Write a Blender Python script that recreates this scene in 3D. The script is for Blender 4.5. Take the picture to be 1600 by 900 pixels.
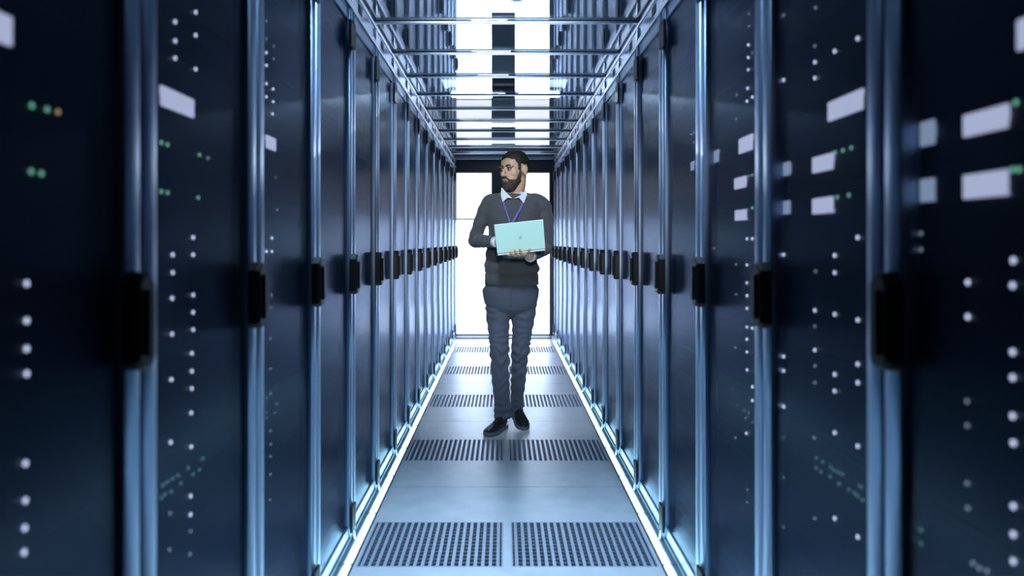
import bpy, bmesh, math, random
from mathutils import Vector, Matrix, noise
random.seed(4)
for o in list(bpy.data.objects):
    bpy.data.objects.remove(o, do_unlink=True)
SC = bpy.context.scene
COL = SC.collection

# ------------------------------------------------------------ camera, world, exposure
FPX = 1164.0; VX, VY = 787.0, 378.0; CH = 1.23      # focal length in px, vanishing point, eye height
WL, WR = 0.636, 0.666                               # aisle half widths to the rack doors
cam_d = bpy.data.cameras.new('camera'); cam = bpy.data.objects.new('camera', cam_d); COL.objects.link(cam)
cam.location = (0, 0, CH); cam.rotation_euler = (math.pi/2, 0, 0)
cam_d.sensor_width = 36; cam_d.lens = FPX/1600*36
cam_d.shift_x = (800-VX)/1600; cam_d.shift_y = (VY-450)/1600
cam_d.clip_start = 0.02; cam_d.clip_end = 60
cam_d.dof.use_dof = True; cam_d.dof.focus_distance = 4.75; cam_d.dof.aperture_fstop = 1.9
SC.camera = cam
SC.view_settings.view_transform = 'Standard'; SC.view_settings.look = 'None'
SC.view_settings.exposure = 0.0; SC.view_settings.gamma = 1.0
SC.view_settings.use_curve_mapping = False
w = bpy.data.worlds.new('world'); SC.world = w; w.use_nodes = True
w.node_tree.nodes['Background'].inputs[0].default_value = (0.14, 0.17, 0.26, 1)
w.node_tree.nodes['Background'].inputs[1].default_value = 0.02

def J(px, py, Y):
    return Vector(((px-VX)*Y/FPX, Y, CH+(VY-py)*Y/FPX))

# ------------------------------------------------------------ materials
def new_mat(name):
    m = bpy.data.materials.new(name); m.use_nodes = True
    return m, m.node_tree.nodes, m.node_tree.links
def pbr(name, col, rough=0.5, metal=0.0, noise_amt=0.0, noise_scale=20, bump=0.0, bump_scale=80, spec=0.5, stretch=None, coat=0.0, sheen=0.0):
    m, n, l = new_mat(name)
    b = n['Principled BSDF']
    b.inputs['Base Color'].default_value = (*col, 1); b.inputs['Roughness'].default_value = rough
    b.inputs['Metallic'].default_value = metal; b.inputs['Specular IOR Level'].default_value = spec
    b.inputs['Coat Weight'].default_value = coat
    b.inputs['Sheen Weight'].default_value = sheen
    tc = n.new('ShaderNodeTexCoord'); mp = n.new('ShaderNodeMapping')
    l.new(tc.outputs['Object'], mp.inputs[0])
    if stretch: mp.inputs['Scale'].default_value = stretch
    if noise_amt > 0:
        t = n.new('ShaderNodeTexNoise'); t.inputs['Scale'].default_value = noise_scale; t.inputs['Detail'].default_value = 6
        l.new(mp.outputs[0], t.inputs['Vector'])
        mx = n.new('ShaderNodeMixRGB'); mx.blend_type = 'MIX'
        mx.inputs[1].default_value = (*[c*(1-noise_amt) for c in col], 1); mx.inputs[2].default_value = (*[min(1, c*(1+noise_amt)) for c in col], 1)
        l.new(t.outputs['Fac'], mx.inputs[0]); l.new(mx.outputs[0], b.inputs['Base Color'])
    if bump > 0:
        t = n.new('ShaderNodeTexNoise'); t.inputs['Scale'].default_value = bump_scale; t.inputs['Detail'].default_value = 4
        l.new(mp.outputs[0], t.inputs['Vector'])
        bp = n.new('ShaderNodeBump'); bp.inputs['Strength'].default_value = bump; bp.inputs['Distance'].default_value = 0.01
        l.new(t.outputs['Fac'], bp.inputs['Height']); l.new(bp.outputs[0], b.inputs['Normal'])
    return m
def emit(name, col, s):
    m, n, l = new_mat(name)
    n.remove(n['Principled BSDF']); e = n.new('ShaderNodeEmission')
    e.inputs[0].default_value = (*col, 1); e.inputs[1].default_value = s
    l.new(e.outputs[0], n['Material Output'].inputs[0])
    return m
def clear_glass(name, tint, tint_reflect=1.0, rough=0.0, base=0.04, boost=1.0):
    """thin glass: reflection after Schlick on |N.I|, the rest passes straight through"""
    m, n, l = new_mat(name); n.remove(n['Principled BSDF'])
    g = n.new('ShaderNodeNewGeometry'); d = n.new('ShaderNodeVectorMath'); d.operation = 'DOT_PRODUCT'
    l.new(g.outputs['Normal'], d.inputs[0]); l.new(g.outputs['Incoming'], d.inputs[1])
    def mth(op, a, b):
        k = n.new('ShaderNodeMath'); k.operation = op
        for i, v in enumerate((a, b)):
            if v is None: continue
            if isinstance(v, (int, float)): k.inputs[i].default_value = v
            else: l.new(v, k.inputs[i])
        return k.outputs[0]
    a = mth('ABSOLUTE', d.outputs['Value'], None)
    p = mth('POWER', mth('SUBTRACT', 1.0, a), 5.0)
    f = mth('MINIMUM', mth('MULTIPLY', mth('ADD', mth('MULTIPLY', p, 1-base), base), boost), 1.0)
    t = n.new('ShaderNodeBsdfTransparent'); t.inputs[0].default_value = (*tint, 1)
    gl = n.new('ShaderNodeBsdfGlossy'); gl.inputs['Roughness'].default_value = rough
    gl.inputs[0].default_value = (tint_reflect, tint_reflect, tint_reflect, 1)
    mx = n.new('ShaderNodeMixShader'); l.new(f, mx.inputs[0]); l.new(t.outputs[0], mx.inputs[1]); l.new(gl.outputs[0], mx.inputs[2])
    l.new(mx.outputs[0], n['Material Output'].inputs[0])
    return m
def door_glass(name):
    """smoked coated glass of the rack doors: partly see-through, satin reflection"""
    m, n, l = new_mat(name)
    b = n['Principled BSDF']
    b.inputs['Base Color'].default_value = (0.020, 0.028, 0.043, 1); b.inputs['Roughness'].default_value = 0.40
    b.inputs['Coat Weight'].default_value = 0.35; b.inputs['Coat Roughness'].default_value = 0.22; b.inputs['Coat Tint'].default_value = (0.75, 0.85, 1.0, 1)
    b.inputs['Metallic'].default_value = 0.75; b.inputs['Specular IOR Level'].default_value = 0.5
    b.inputs['Specular Tint'].default_value = (0.55, 0.72, 1.0, 1)
    t = n.new('ShaderNodeBsdfTransparent'); t.inputs[0].default_value = (0.8, 0.85, 0.95, 1)
    mx = n.new('ShaderNodeMixShader'); mx.inputs[0].default_value = 0.55
    l.new(t.outputs[0], mx.inputs[1]); l.new(b.outputs[0], mx.inputs[2]); l.new(mx.outputs[0], n['Material Output'].inputs[0])
    return m

SLIT = 45.0
M = {
 'floor': pbr('floor_laminate', (0.50, 0.53, 0.57), 0.34, 0.0, 0.22, 9, 0.06, 60),
 'grille': pbr('grille_metal', (0.42, 0.48, 0.58), 0.38, 0.4, 0.1, 30),
 'pit': pbr('pit_dark', (0.12, 0.15, 0.22), 0.8),
 'casing': pbr('casing_black', (0.010, 0.012, 0.016), 0.6, 0, 0.2, 15),
 'frame': pbr('door_frame_metal', (0.27, 0.36, 0.52), 0.38, 0.78, 0.06, 12, 0, stretch=(1, 1, 0.1)),
 'dglass': door_glass('smoked_door_glass'),
 'black': pbr('black_plastic', (0.005, 0.005, 0.007), 0.5, spec=0.3),
 'chrome': pbr('polished_metal', (0.75, 0.8, 0.88), 0.22, 1.0),
 'alu': pbr('brushed_aluminium', (0.55, 0.60, 0.70), 0.3, 0.85, 0.08, 25),
 'channel': pbr('light_channel_metal', (0.10, 0.14, 0.18), 0.55, 0.3),
 'led': emit('light_strip_glow', (0.42, 0.80, 1.0), 15.0),
 'tube': emit('tube_glow', (0.86, 0.93, 1.0), 20.0),
 'panel': emit('fill_panel_glow', (0.72, 0.86, 1.0), 3.0),
 'doorlit': emit('lit_door_pane', (0.88, 0.91, 1.0), 1.5),
 'doorlow': emit('lit_door_low_pane', (0.58, 0.73, 1.0), 8.5),
 'ceilglass': clear_glass('ceiling_glass', (0.82, 0.9, 0.95), base=0.06, boost=1.25),
 'roomdark': pbr('room_dark_paint', (0.22, 0.25, 0.30), 0.8, 0, 0.1, 4),
 'doordark': pbr('door_frame_dark', (0.012, 0.014, 0.018), 0.4),
 'sill': pbr('threshold_metal', (0.022, 0.045, 0.045), 0.5, 0.0, spec=0.2),
 'server': pbr('server_black', (0.012, 0.013, 0.016), 0.5, 0, 0.3, 40),
 'ledw': emit('indicator_white', (0.82, 0.84, 0.95), 8.0),
 'ledd': emit('indicator_dim', (0.60, 0.66, 0.75), 2.4),
 'ledg': emit('indicator_green', (0.30, 0.85, 0.50), 3.6),
 'led_cable': emit('indicator_cable_glow', (0.22, 0.50, 0.40), 2.4),  # faint green spots, mostly green cables given a glow
 'ledo': emit('indicator_amber', (0.95, 0.60, 0.22), 3.2),
 'screen': emit('display_white', (0.84, 0.85, 0.98), 3.4),
 'screend': emit('display_dim', (0.52, 0.64, 0.78), 2.6),
 'skin': pbr('skin', (0.56, 0.345, 0.235), 0.5, 0, 0.10, 30, 0.05, 120),
 'lip': pbr('lips', (0.38, 0.20, 0.17), 0.5),
 'hair': pbr('dark_hair', (0.016, 0.012, 0.010), 0.6, 0, 0.5, 60, 0.6, 160),
 'beard': pbr('dark_beard', (0.050, 0.034, 0.026), 0.7, 0, 0.5, 90, 0.6, 220),
 'eyew': pbr('eye_white', (0.26, 0.24, 0.23), 0.3),
 'iris': pbr('iris_dark', (0.03, 0.02, 0.015), 0.2),
 'sweater': pbr('slate_knit', (0.058, 0.063, 0.078), 0.85, 0, 0.18, 90, 0.35, 300, sheen=0.15),
 'shirt': pbr('white_shirt', (0.62, 0.68, 0.76), 0.7, 0, 0.05, 40),
 'trouser': pbr('navy_cotton', (0.050, 0.066, 0.104), 0.8, 0, 0.2, 60, 0.3, 200, sheen=0.1),
 'shoe': pbr('black_shoe', (0.010, 0.011, 0.014), 0.35),
 'sole': pbr('grey_sole', (0.10, 0.12, 0.16), 0.6),
 'lanyard': pbr('violet_ribbon', (0.09, 0.08, 0.42), 0.6),
 'laptop': pbr('laptop_shell', (0.60, 0.93, 0.86), 0.42, 0.0),
 'logo': pbr('laptop_logo', (0.40, 0.66, 0.64), 0.35, 0.0),
 'keys': pbr('laptop_keys', (0.02, 0.02, 0.025), 0.5),
 'lapscreen': pbr('laptop_screen', (0.02, 0.02, 0.025), 0.15),
}

# ------------------------------------------------------------ mesh helpers
def obj(name, bm, mat, parent=None, smooth=False, mats=None):
    me = bpy.data.meshes.new(name); bm.normal_update(); bm.to_mesh(me); bm.free()
    for m in (mats or [mat]): me.materials.append(m)
    if smooth:
        for p in me.polygons: p.use_smooth = True
    o = bpy.data.objects.new(name, me); COL.objects.link(o)
    if parent: o.parent = parent
    return o
def tag(o, label=None, cat=None, group=None, kind=None):
    if label: o['label'] = label
    if cat: o['category'] = cat
    if group: o['group'] = group
    if kind: o['kind'] = kind
    return o
def empty(name, loc, label, cat, group=None):
    o = bpy.data.objects.new(name, None); COL.objects.link(o); o.location = loc; o.empty_display_size = 0.1
    return tag(o, label, cat, group)
def box(bm, x0, x1, y0, y1, z0, z1, bev=0.0, mi=0):
    if x0 > x1: x0, x1 = x1, x0
    vs = [bm.verts.new(p) for p in ((x0,y0,z0),(x1,y0,z0),(x1,y1,z0),(x0,y1,z0),(x0,y0,z1),(x1,y0,z1),(x1,y1,z1),(x0,y1,z1))]
    fs = [bm.faces.new([vs[i] for i in q]) for q in ((0,3,2,1),(4,5,6,7),(0,1,5,4),(1,2,6,5),(2,3,7,6),(3,0,4,7))]
    for f in fs: f.material_index = mi
    if bev > 0:
        es = list({e for f in fs for e in f.edges})
        r = bmesh.ops.bevel(bm, geom=es, offset=bev, segments=2, profile=0.5, affect='EDGES')
        for f in r['faces']: f.material_index = mi
def bx(*a, **k):
    bm = bmesh.new(); box(bm, *a, **k); return bm
def ring_loft(bm, rings, cap=True):
    """rings: lists of equal numbers of points"""
    rv = [[bm.verts.new(p) for p in r] for r in rings]
    n = len(rv[0])
    for a, b in zip(rv, rv[1:]):
        for i in range(n):
            bm.faces.new((a[i], a[(i+1) % n], b[(i+1) % n], b[i]))
    if cap:
        bm.faces.new(rv[0][::-1]); bm.faces.new(rv[-1])
def hring(c, a, b, n=32, e=2.0):
    """horizontal ring, superellipse"""
    out = []
    for i in range(n):
        t = 2*math.pi*i/n; ct, st = math.cos(t), math.sin(t)
        out.append(Vector((c[0]+a*math.copysign(abs(ct)**(2/e), ct), c[1]+b*math.copysign(abs(st)**(2/e), st), c[2])))
    return out
def crom(P, t):
    n = len(P)-1; i = min(int(t*n), n-1); f = t*n-i
    p0, p1, p2, p3 = P[max(i-1, 0)], P[i], P[i+1], P[min(i+2, n)]
    return 0.5*((2*p1)+(p2-p0)*f+(2*p0-5*p1+4*p2-p3)*f*f+(3*p1-p0-3*p2+p3)*f**3)
def limb(bm, pts, rad, n=20, steps=30, fold=None, flat=None, roundends=True):
    """tube along a smooth chain; fold(t, angle) -> radius offset"""
    P = [Vector(p) for p in pts]; R = [Vector((r, 0, 0)) if isinstance(r, (int, float)) else Vector((r[0], r[1], 0)) for r in rad]
    cs = [crom(P, k/steps) for k in range(steps+1)]
    rings = []; up = Vector((0, 1, 0.13)).normalized()
    for k, c in enumerate(cs):
        d = (cs[min(k+1, steps)]-cs[max(k-1, 0)]).normalized()
        s = d.cross(up)
        if s.length < 0.05: s = Vector((1, 0, 0))
        s.normalize(); u = s.cross(d).normalized(); up = u
        rr = crom(R, k/steps); ra = rr.x; rb = rr.y if rr.y else rr.x
        ring = []
        for i in range(n):
            a = 2*math.pi*i/n; f = fold(k/steps, a) if fold else 0
            ring.append(c+s*math.cos(a)*(ra+f)+u*math.sin(a)*(rb+f))
        rings.append(ring)
    if roundends:
        def endcap(c, ring, d, r):
            out = []
            for q in (0.5, 0.8, 0.97):
                out.append([c+(p-c)*math.sqrt(1-q*q)+d*r*q for p in ring])
            return out
        d0 = (cs[0]-cs[1]).normalized(); d1 = (cs[-1]-cs[-2]).normalized()
        r0 = crom(R, 0).x; r1 = crom(R, 1).x
        rings = endcap(cs[0], rings[0], d0, r0)[::-1]+rings+endcap(cs[-1], rings[-1], d1, r1)
    ring_loft(bm, rings)
def ball(bm, c, r, mat=None, seg=20):
    m = Matrix.Translation(Vector(c)) @ Matrix.Diagonal((r[0], r[1], r[2], 1))
    if mat is not None: m = mat @ m
    bmesh.ops.create_uvsphere(bm, u_segments=seg, v_segments=max(8, seg*2//3), radius=1, matrix=m)
def remesh(o, vox, it=4, fac=0.5):
    bmx = bmesh.new(); bmx.from_mesh(o.data); bmesh.ops.recalc_face_normals(bmx, faces=bmx.faces); bmx.to_mesh(o.data); bmx.free()
    m = o.modifiers.new('remesh', 'REMESH'); m.mode = 'VOXEL'; m.voxel_size = vox; m.use_smooth_shade = True
    if it:
        s = o.modifiers.new('smooth', 'SMOOTH'); s.factor = fac; s.iterations = it
def copy_tree(o, parent=None):
    c = o.copy(); COL.objects.link(c)
    if parent: c.parent = parent
    for ch in list(o.children): copy_tree(ch, c)
    return c

# ------------------------------------------------------------ the setting
Y0, Y1 = 0.69, 9.69            # first and last rack edges
YD = 9.75                      # plane of the end door
GR = [(2.82+1.366*k, 3.27+1.366*k) for k in range(-1, 5)]     # grille bands along the aisle
GXL, GXR = (-0.560, -0.002), (0.030, 0.588)
CX = 0.014
bm = bmesh.new()
xs = [-3.0, GXL[0], GXL[1], CX-0.0012, CX+0.0012, GXR[0], GXR[1], 3.0]
ys = [-2.0]
for a, b in GR: ys += [a, b]
jt = [3.74+1.366*k for k in range(-2, 5)]
for j in jt: ys += [j-0.0015, j+0.0015]
ys += [13.0]; ys = sorted(ys)
for xa, xb in zip(xs, xs[1:]):
    for ya, yb in zip(ys, ys[1:]):
        cx, cy = (xa+xb)/2, (ya+yb)/2
        hole = any(a < cy < b for a, b in GR) and (GXL[0] < cx < GXL[1] or GXR[0] < cx < GXR[1])
        joint = (abs(cx-CX) < 0.002) or (any(abs(cy-j) < 0.002 for j in jt))
        if hole: continue
        box(bm, xa, xb, ya, yb, -0.03, -0.004 if joint else 0.0)
tag(obj('floor', bm, M['floor']), kind='structure')
tag(obj('floor_void', bx(-3, 3, -2, 13, -0.45, -0.40), M['pit']), kind='structure')

def grille(x0, x1, y0, y1, label):
    cx, cy = (x0+x1)/2, (y0+y1)/2; hx, hy = (x1-x0)/2, (y1-y0)/2
    r = empty('floor_grille', (cx, cy, 0), label, 'floor grille', 'slotted metal grilles set in the aisle floor')
    bm = bmesh.new(); e = 0.006
    box(bm, -hx, -hx+e, -hy, hy, -0.03, 0.0005); box(bm, hx-e, hx, -hy, hy, -0.03, 0.0005)
    box(bm, -hx+e, hx-e, -hy, -hy+e, -0.03, 0.0005); box(bm, -hx+e, hx-e, hy-e, hy, -0.03, 0.0005)
    obj('grille_frame', bm, M['grille'], r)
    bm = bmesh.new(); n = 19; p = (2*hx-2*e)/n
    for i in range(n):
        x = -hx+e+p*(i+0.5)
        box(bm, x-p*0.22, x+p*0.22, -hy+e, hy-e, -0.026, 0.0)
    obj('slats', bm, M['grille'], r)
    bm = bmesh.new(); m = 13
    for i in range(1, m):
        y = -hy+2*hy*i/m; box(bm, -hx+e, hx-e, y-0.0018, y+0.0018, -0.026, -0.014)
    obj('cross_rods', bm, M['grille'], r)
    return r
rows = ['first', 'second', 'third', 'fourth', 'fifth', 'sixth']
for k, (a, b) in enumerate(GR):
    if k == 0: continue
    for (x0, x1), sd in ((GXL, 'left'), (GXR, 'right')):
        grille(x0, x1, a, b, 'slotted metal floor grille, %s row from the camera, %s of the centre seam' % (rows[k-1], sd))

# end door
pz = lambda py, Y=YD: CH+(VY-py)*Y/FPX
px = lambda p, Y=YD: (p-VX)*Y/FPX
ZT, ZB = pz(270), pz(522)
d = empty('door_1', (0, YD, 0), None, None); tag(d, kind='structure')
bm = bmesh.new()
box(bm, px(700), px(713), 0, 0.09, 0, 2.34, 0.003); box(bm, px(858.5), px(875), 0, 0.09, 0, 2.34, 0.003)
box(bm, px(713), px(858.5), 0, 0.09, ZT, 2.34, 0.003)
obj('door_frame', bm, M['doordark'], d)
bm = bmesh.new(); box(bm, px(713), px(858.5), 0.015, 0.07, 0.0, ZB, 0.002); box(bm, px(714), px(860), -0.30, 0.0, 0.0, 0.012, 0.003); box(bm, px(713), px(858.5), -0.03, 0.015, 0.012, ZB, 0.002)
obj('threshold', bm, M['sill'], d)
obj('door_mullion', bx(px(768), px(805), 0.01, 0.07, pz(478), ZT, 0.004), M['doordark'], d)
bm = bmesh.new(); box(bm, px(713), px(768), 0.02, 0.04, pz(343.5), pz(341.6)); box(bm, px(805), px(858.5), 0.025, 0.04, pz(343), pz(342))
obj('glazing_bar', bm, M['sill'], d)
for a_, b_ in ((712, 768.5), (804.5, 859)):
    obj('door_pane', bx(px(a_), px(b_), 0.045, 0.055, pz(342.2), ZT), M['doorlit'], d)
    obj('door_pane', bx(px(a_), px(b_), 0.045, 0.055, pz(478), pz(342.2)), M['doorlow'], d)
obj('door_pane', bx(px(712), px(859), 0.045, 0.055, ZB, pz(478)), M['doorlow'], d)

# room around the aisle
for nm, a in (('wall_back', (-3, 3, 12.9, 13, 0, 3.6)), ('wall_front', (-3, 3, -2, -1.9, 0, 3.6)),
              ('wall_left', (-3.1, -3, -2, 13, 0, 3.6)), ('wall_right', (3, 3.1, -2, 13, 0, 3.6)),
              ('ceiling', (-3.1, 3.1, -2, 13, 3.6, 3.7))):
    tag(obj(nm, bx(*a), M['roomdark']), kind='structure')

# ------------------------------------------------------------ glass roof of the aisle
ZG = 2.3145
bars = [3.655+0.6*k for k in range(-5, 11)]
bars = [b for b in bars if b < 9.72]
ordn = ['first', 'second', 'third', 'fourth', 'fifth', 'sixth', 'seventh', 'eighth', 'ninth', 'tenth', 'eleventh', 'twelfth', 'thirteenth', 'fourteenth', 'fifteenth', 'sixteenth', 'seventeenth']
def crossbar(y):
    r = bpy.data.objects.new('roof_crossbar', None); COL.objects.link(r); r.location = (0, y, 2.30)
    obj('bar_profile', bx(-WL+0.001, WR-0.001, -0.012, 0.012, 0.0, 0.010, 0.003), M['alu'], r)
    obj('rubber_gasket', bx(-WL+0.001, WR-0.001, -0.010, 0.010, 0.010, 0.014), M['black'], r)
    return r
cb = crossbar(bars[0])
ins = [b for b in bars if b > 3.6]
for i, y in enumerate(bars):
    o = cb if i == 0 else copy_tree(cb)
    o.location = (0, y, 2.30)
    if y < 3.6: lab = 'thin aluminium crossbar of the glass roof over the camera, %s along' % ordn[i]
    else: lab = 'thin aluminium crossbar of the glass roof, %s down from the picture top' % ordn[ins.index(y)]
    tag(o, lab, 'crossbar', 'aluminium crossbars under the glass roof')
for i in range(len(bars)-1):
    ya, yb = bars[i]+0.0, bars[i+1]-0.0
    o = obj('glass_pane', bx(-WL, WR, ya+0.002, yb-0.002, ZG, ZG+0.006), M['ceilglass'])
    if bars[i+1] < 3.7: lab = 'clear reflecting roof glass pane over the camera, %s along' % ordn[i]
    else: lab = 'clear reflecting roof glass pane above the %s visible crossbar' % ordn[i-4]
    tag(o, lab, 'glass pane', 'glass panes of the aisle roof')
def roof_rail(s, W, label):
    r = empty('roof_rail', (s*W, 0, 2.19), label, 'rail')
    bm = bmesh.new()
    box(bm, s*0.0, s*0.03, Y0-1.2, YD, 0.0, 0.15, 0.002)                 # vertical web behind
    box(bm, -s*0.014, s*0.0, Y0-1.2, YD, 0.004, 0.024, 0.003)            # lower lip
    box(bm, -s*0.010, s*0.0, Y0-1.2, YD, 0.100, 0.112, 0.003)
    obj('rail_profile', bm, M['alu'], r)
    obj('rail_gasket', bx(-s*0.006, s*0.0, Y0-1.2, YD, 0.113, 0.134), M['black'], r)
    for k in range(-3, 11):
        y = 3.68+0.6*k
        if y > 9.7: break
        bm = bmesh.new()
        ring = []
        for xx in (0.0, -s*0.006):
            ring.append([Vector((xx, y+0.028*math.cos(t), 0.062+0.034*math.sin(t))) for t in [2*math.pi*i/20 for i in range(20)]])
        ring.append([Vector((-s*0.008, y+0.020*math.cos(t), 0.062+0.026*math.sin(t))) for t in [2*math.pi*i/20 for i in range(20)]])
        ring_loft(bm, ring); bmesh.ops.recalc_face_normals(bm, faces=bm.faces)
        p = obj('oval_bracket', bm, M['chrome'], r, True)
        bm = bmesh.new(); box(bm, -s*0.002, 0, y+0.18, y+0.26, 0.04, 0.085, 0.001)
        obj('black_slot', bm, M['black'], r)
roof_rail(-1, WL, 'long aluminium roof rail with oval brackets over the left row of racks')
roof_rail(1, WR, 'long aluminium roof rail with oval brackets over the right row of racks')

# tube lights lying across, just above the glass roof
def tube_light(y, z, label, s=None, half=0.44, rad=0.014):
    r = empty('tube_light', (CX, y, z), label, 'tube light', 'tube lights above the glass roof')
    bm = bmesh.new(); limb(bm, [(-half, 0, 0), (0, 0, 0), (half, 0, 0)], [rad]*3, 16, 8)
    obj('glowing_tube', bm, s or M['tube'], r, True)
    obj('lamp_housing', bx(-half-0.02, half+0.02, -0.03, 0.03, rad+0.006, rad+0.036, 0.004), M['alu'], r)
    for q in (-1, 1): obj('end_cap', bx(q*(half-0.005), q*(half+0.02), -0.018, 0.018, ZG+0.006-z, rad+0.006, 0.003), M['black'], r)
tube_light(6.03, 2.42, 'bright tube light seen through the glass roof, nearest of those in view', rad=0.020)
tube_light(7.62, 2.42, 'bright tube light seen through the glass roof, middle of the three')
tube_light(8.9, 2.42, 'bright tube light seen through the glass roof, farthest over the door')
# added fill panels, unseen, to brighten the near aisle and the far room
def fill_panel(y, z, power, sx, sy, label, col=(0.62, 0.80, 1.0)):
    r = empty('fill_panel', (CX, y, z), label, 'panel lamp')
    obj('lamp_housing', bx(-sx/2-0.03, sx/2+0.03, -sy/2-0.03, sy/2+0.03, 0.0, 0.06, 0.004), M['alu'], r)
    obj('diffuser', bx(-sx/2, sx/2, -sy/2, sy/2, -0.006, 0.0), M['panel'], r)
    l = bpy.data.lights.new('added_light', 'AREA'); l.shape = 'RECTANGLE'; l.size = sx; l.size_y = sy; l.energy = power; l.color = col; l.spread = math.radians(58)
    lo = bpy.data.objects.new('added_light', l); COL.objects.link(lo); lo.parent = r; lo.location = (0, 0, -0.01)
fill_panel(2.6, 3.54, 30, 0.9, 0.4, 'added fill panel lamp above the glass roof, out of the picture over the near aisle')

fill_panel(10.9, 3.54, 90, 1.8, 0.6, 'added fill panel lamp for the room beyond the lit door')
def fill_spot(x, y, z, aim, power, deg, label, col=(0.90, 0.95, 1.0)):  # added fill spots, unseen, put in to light the man
    r = empty('fill_spot', (x, y, z), label, 'added fill spot')
    d_ = (Vector(aim)-Vector((x, y, z))).normalized()
    q = d_.to_track_quat('-Z', 'Y').to_matrix().to_4x4()
    bm = bmesh.new(); ring_loft(bm, [[q @ Vector((a*math.cos(t), a*math.sin(t), h)) for t in [2*math.pi*i/28 for i in range(28)]] for a, h in ((0.02, 0.14), (0.05, 0.13), (0.07, 0.06), (0.075, 0.0), (0.068, 0.0), (0.062, 0.03))], cap=True)
    obj('lamp_housing', bm, M['black'], r, True)
    obj('mounting_arm', bx(-0.012, 0.012, -0.012, 0.012, 0.10, 3.6-z, 0.002), M['alu'], r)
    l = bpy.data.lights.new('added_light', 'SPOT'); l.energy = power; l.color = col; l.spot_size = math.radians(deg); l.spot_blend = 0.7; l.shadow_soft_size = 0.16
    lo = bpy.data.objects.new('added_light', l); COL.objects.link(lo); lo.parent = r
    lo.location = d_*0.02; lo.rotation_euler = d_.to_track_quat('-Z', 'Y').to_euler()
fill_spot(-0.10, 2.25, 2.85, (0.03, 4.85, 1.25), 420, 46, 'added fill spot lamp above the glass roof, high over the near aisle')
fill_spot(0.15, -1.45, 2.15, (0.03, 4.85, 1.05), 560, 17, 'added fill spot lamp behind the camera, aimed along the aisle at the man', (1.0, 0.93, 0.84))

# added slit lamp, put in to throw a light band along both rack rows
r = empty('added_slit_lamp', (CX, 5.62, ZG+0.006), 'small black lamp added on the glass roof to throw the light band', 'added slit lamp')
obj('lamp_housing', bx(-0.10, 0.10, 0.0, 0.10, 0.0, 0.15, 0.006), M['black'], r)
obj('slit_lens', bx(-0.09, 0.09, -0.004, 0.0, 0.085, 0.105, 0.001), M['chrome'], r)
for q in (-1, 1):
    l = bpy.data.lights.new('added_light', 'SPOT'); l.energy = SLIT; l.color = (1.0, 0.97, 0.92); l.spot_size = math.radians(42); l.spot_blend = 0.25; l.shadow_soft_size = 0.008
    lo = bpy.data.objects.new('added_light', l); COL.objects.link(lo); lo.parent = r; lo.location = (q*0.05, -0.012, 0.095)
    dd = Vector((q*0.62, -2.9, -0.75)).normalized()
    xx = dd.cross(Vector((0, 0, 1))).normalized(); yy = xx.cross(dd).normalized()
    lo.matrix_local = Matrix.Translation(lo.location) @ Matrix((xx, yy, -dd)).transposed().to_4x4() @ Matrix.Diagonal((1, 0.075, 1, 1))

# ------------------------------------------------------------ light strips along the floor edges
lj = [2.815+0.5325*k for k in range(-3, 13)]
def strip(s, ya, yb, W, wl, label):
    r = empty('light_strip', (s*wl, (ya+yb)/2, 0), label, 'light strip', 'glowing strips along the %s floor edge' % ('left' if s < 0 else 'right'))
    h = (yb-ya)/2-0.003
    gap = W-wl
    bm = bmesh.new()
    box(bm, -0.020, 0.020, -h, h, 0.0005, 0.004)
    box(bm, s*(gap-0.012), s*(gap-0.004), -h, h, 0.0005, 0.024, 0.001)
    box(bm, s*0.018, s*(gap-0.012), -h, h, 0.0005, 0.010, 0.001)
    box(bm, -s*0.018, -s*0.014, -h, h, 0.0005, 0.010)
    obj('metal_channel', bm, M['channel'], r)
    bm = bmesh.new(); pr = [(-0.0125, 0.004), (-0.0125, 0.010), (-0.006, 0.014), (0.006, 0.014), (0.0125, 0.010), (0.0125, 0.004)]
    ring_loft(bm, [[Vector((a, y, b)) for a, b in pr] for y in (-h+0.003, h-0.003)]); bmesh.ops.recalc_face_normals(bm, faces=bm.faces)
    obj('diffuser', bm, M['led'], r)
    obj('end_clip', bx(-0.02, 0.02, h-0.004, h, 0.004, 0.017, 0.001), M['channel'], r)
for s, W, wl, sd in ((-1, WL, 0.590, 'left'), (1, WR, 0.618, 'right')):
    n = 0
    for a, b in zip(lj, lj[1:]):
        if a > 9.2: break
        n += 1
        strip(s, a, min(b, 9.64), W, wl, 'glowing cyan-white floor light segment, %s from the camera on the %s side' % (ordn[n-1], sd))

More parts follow.
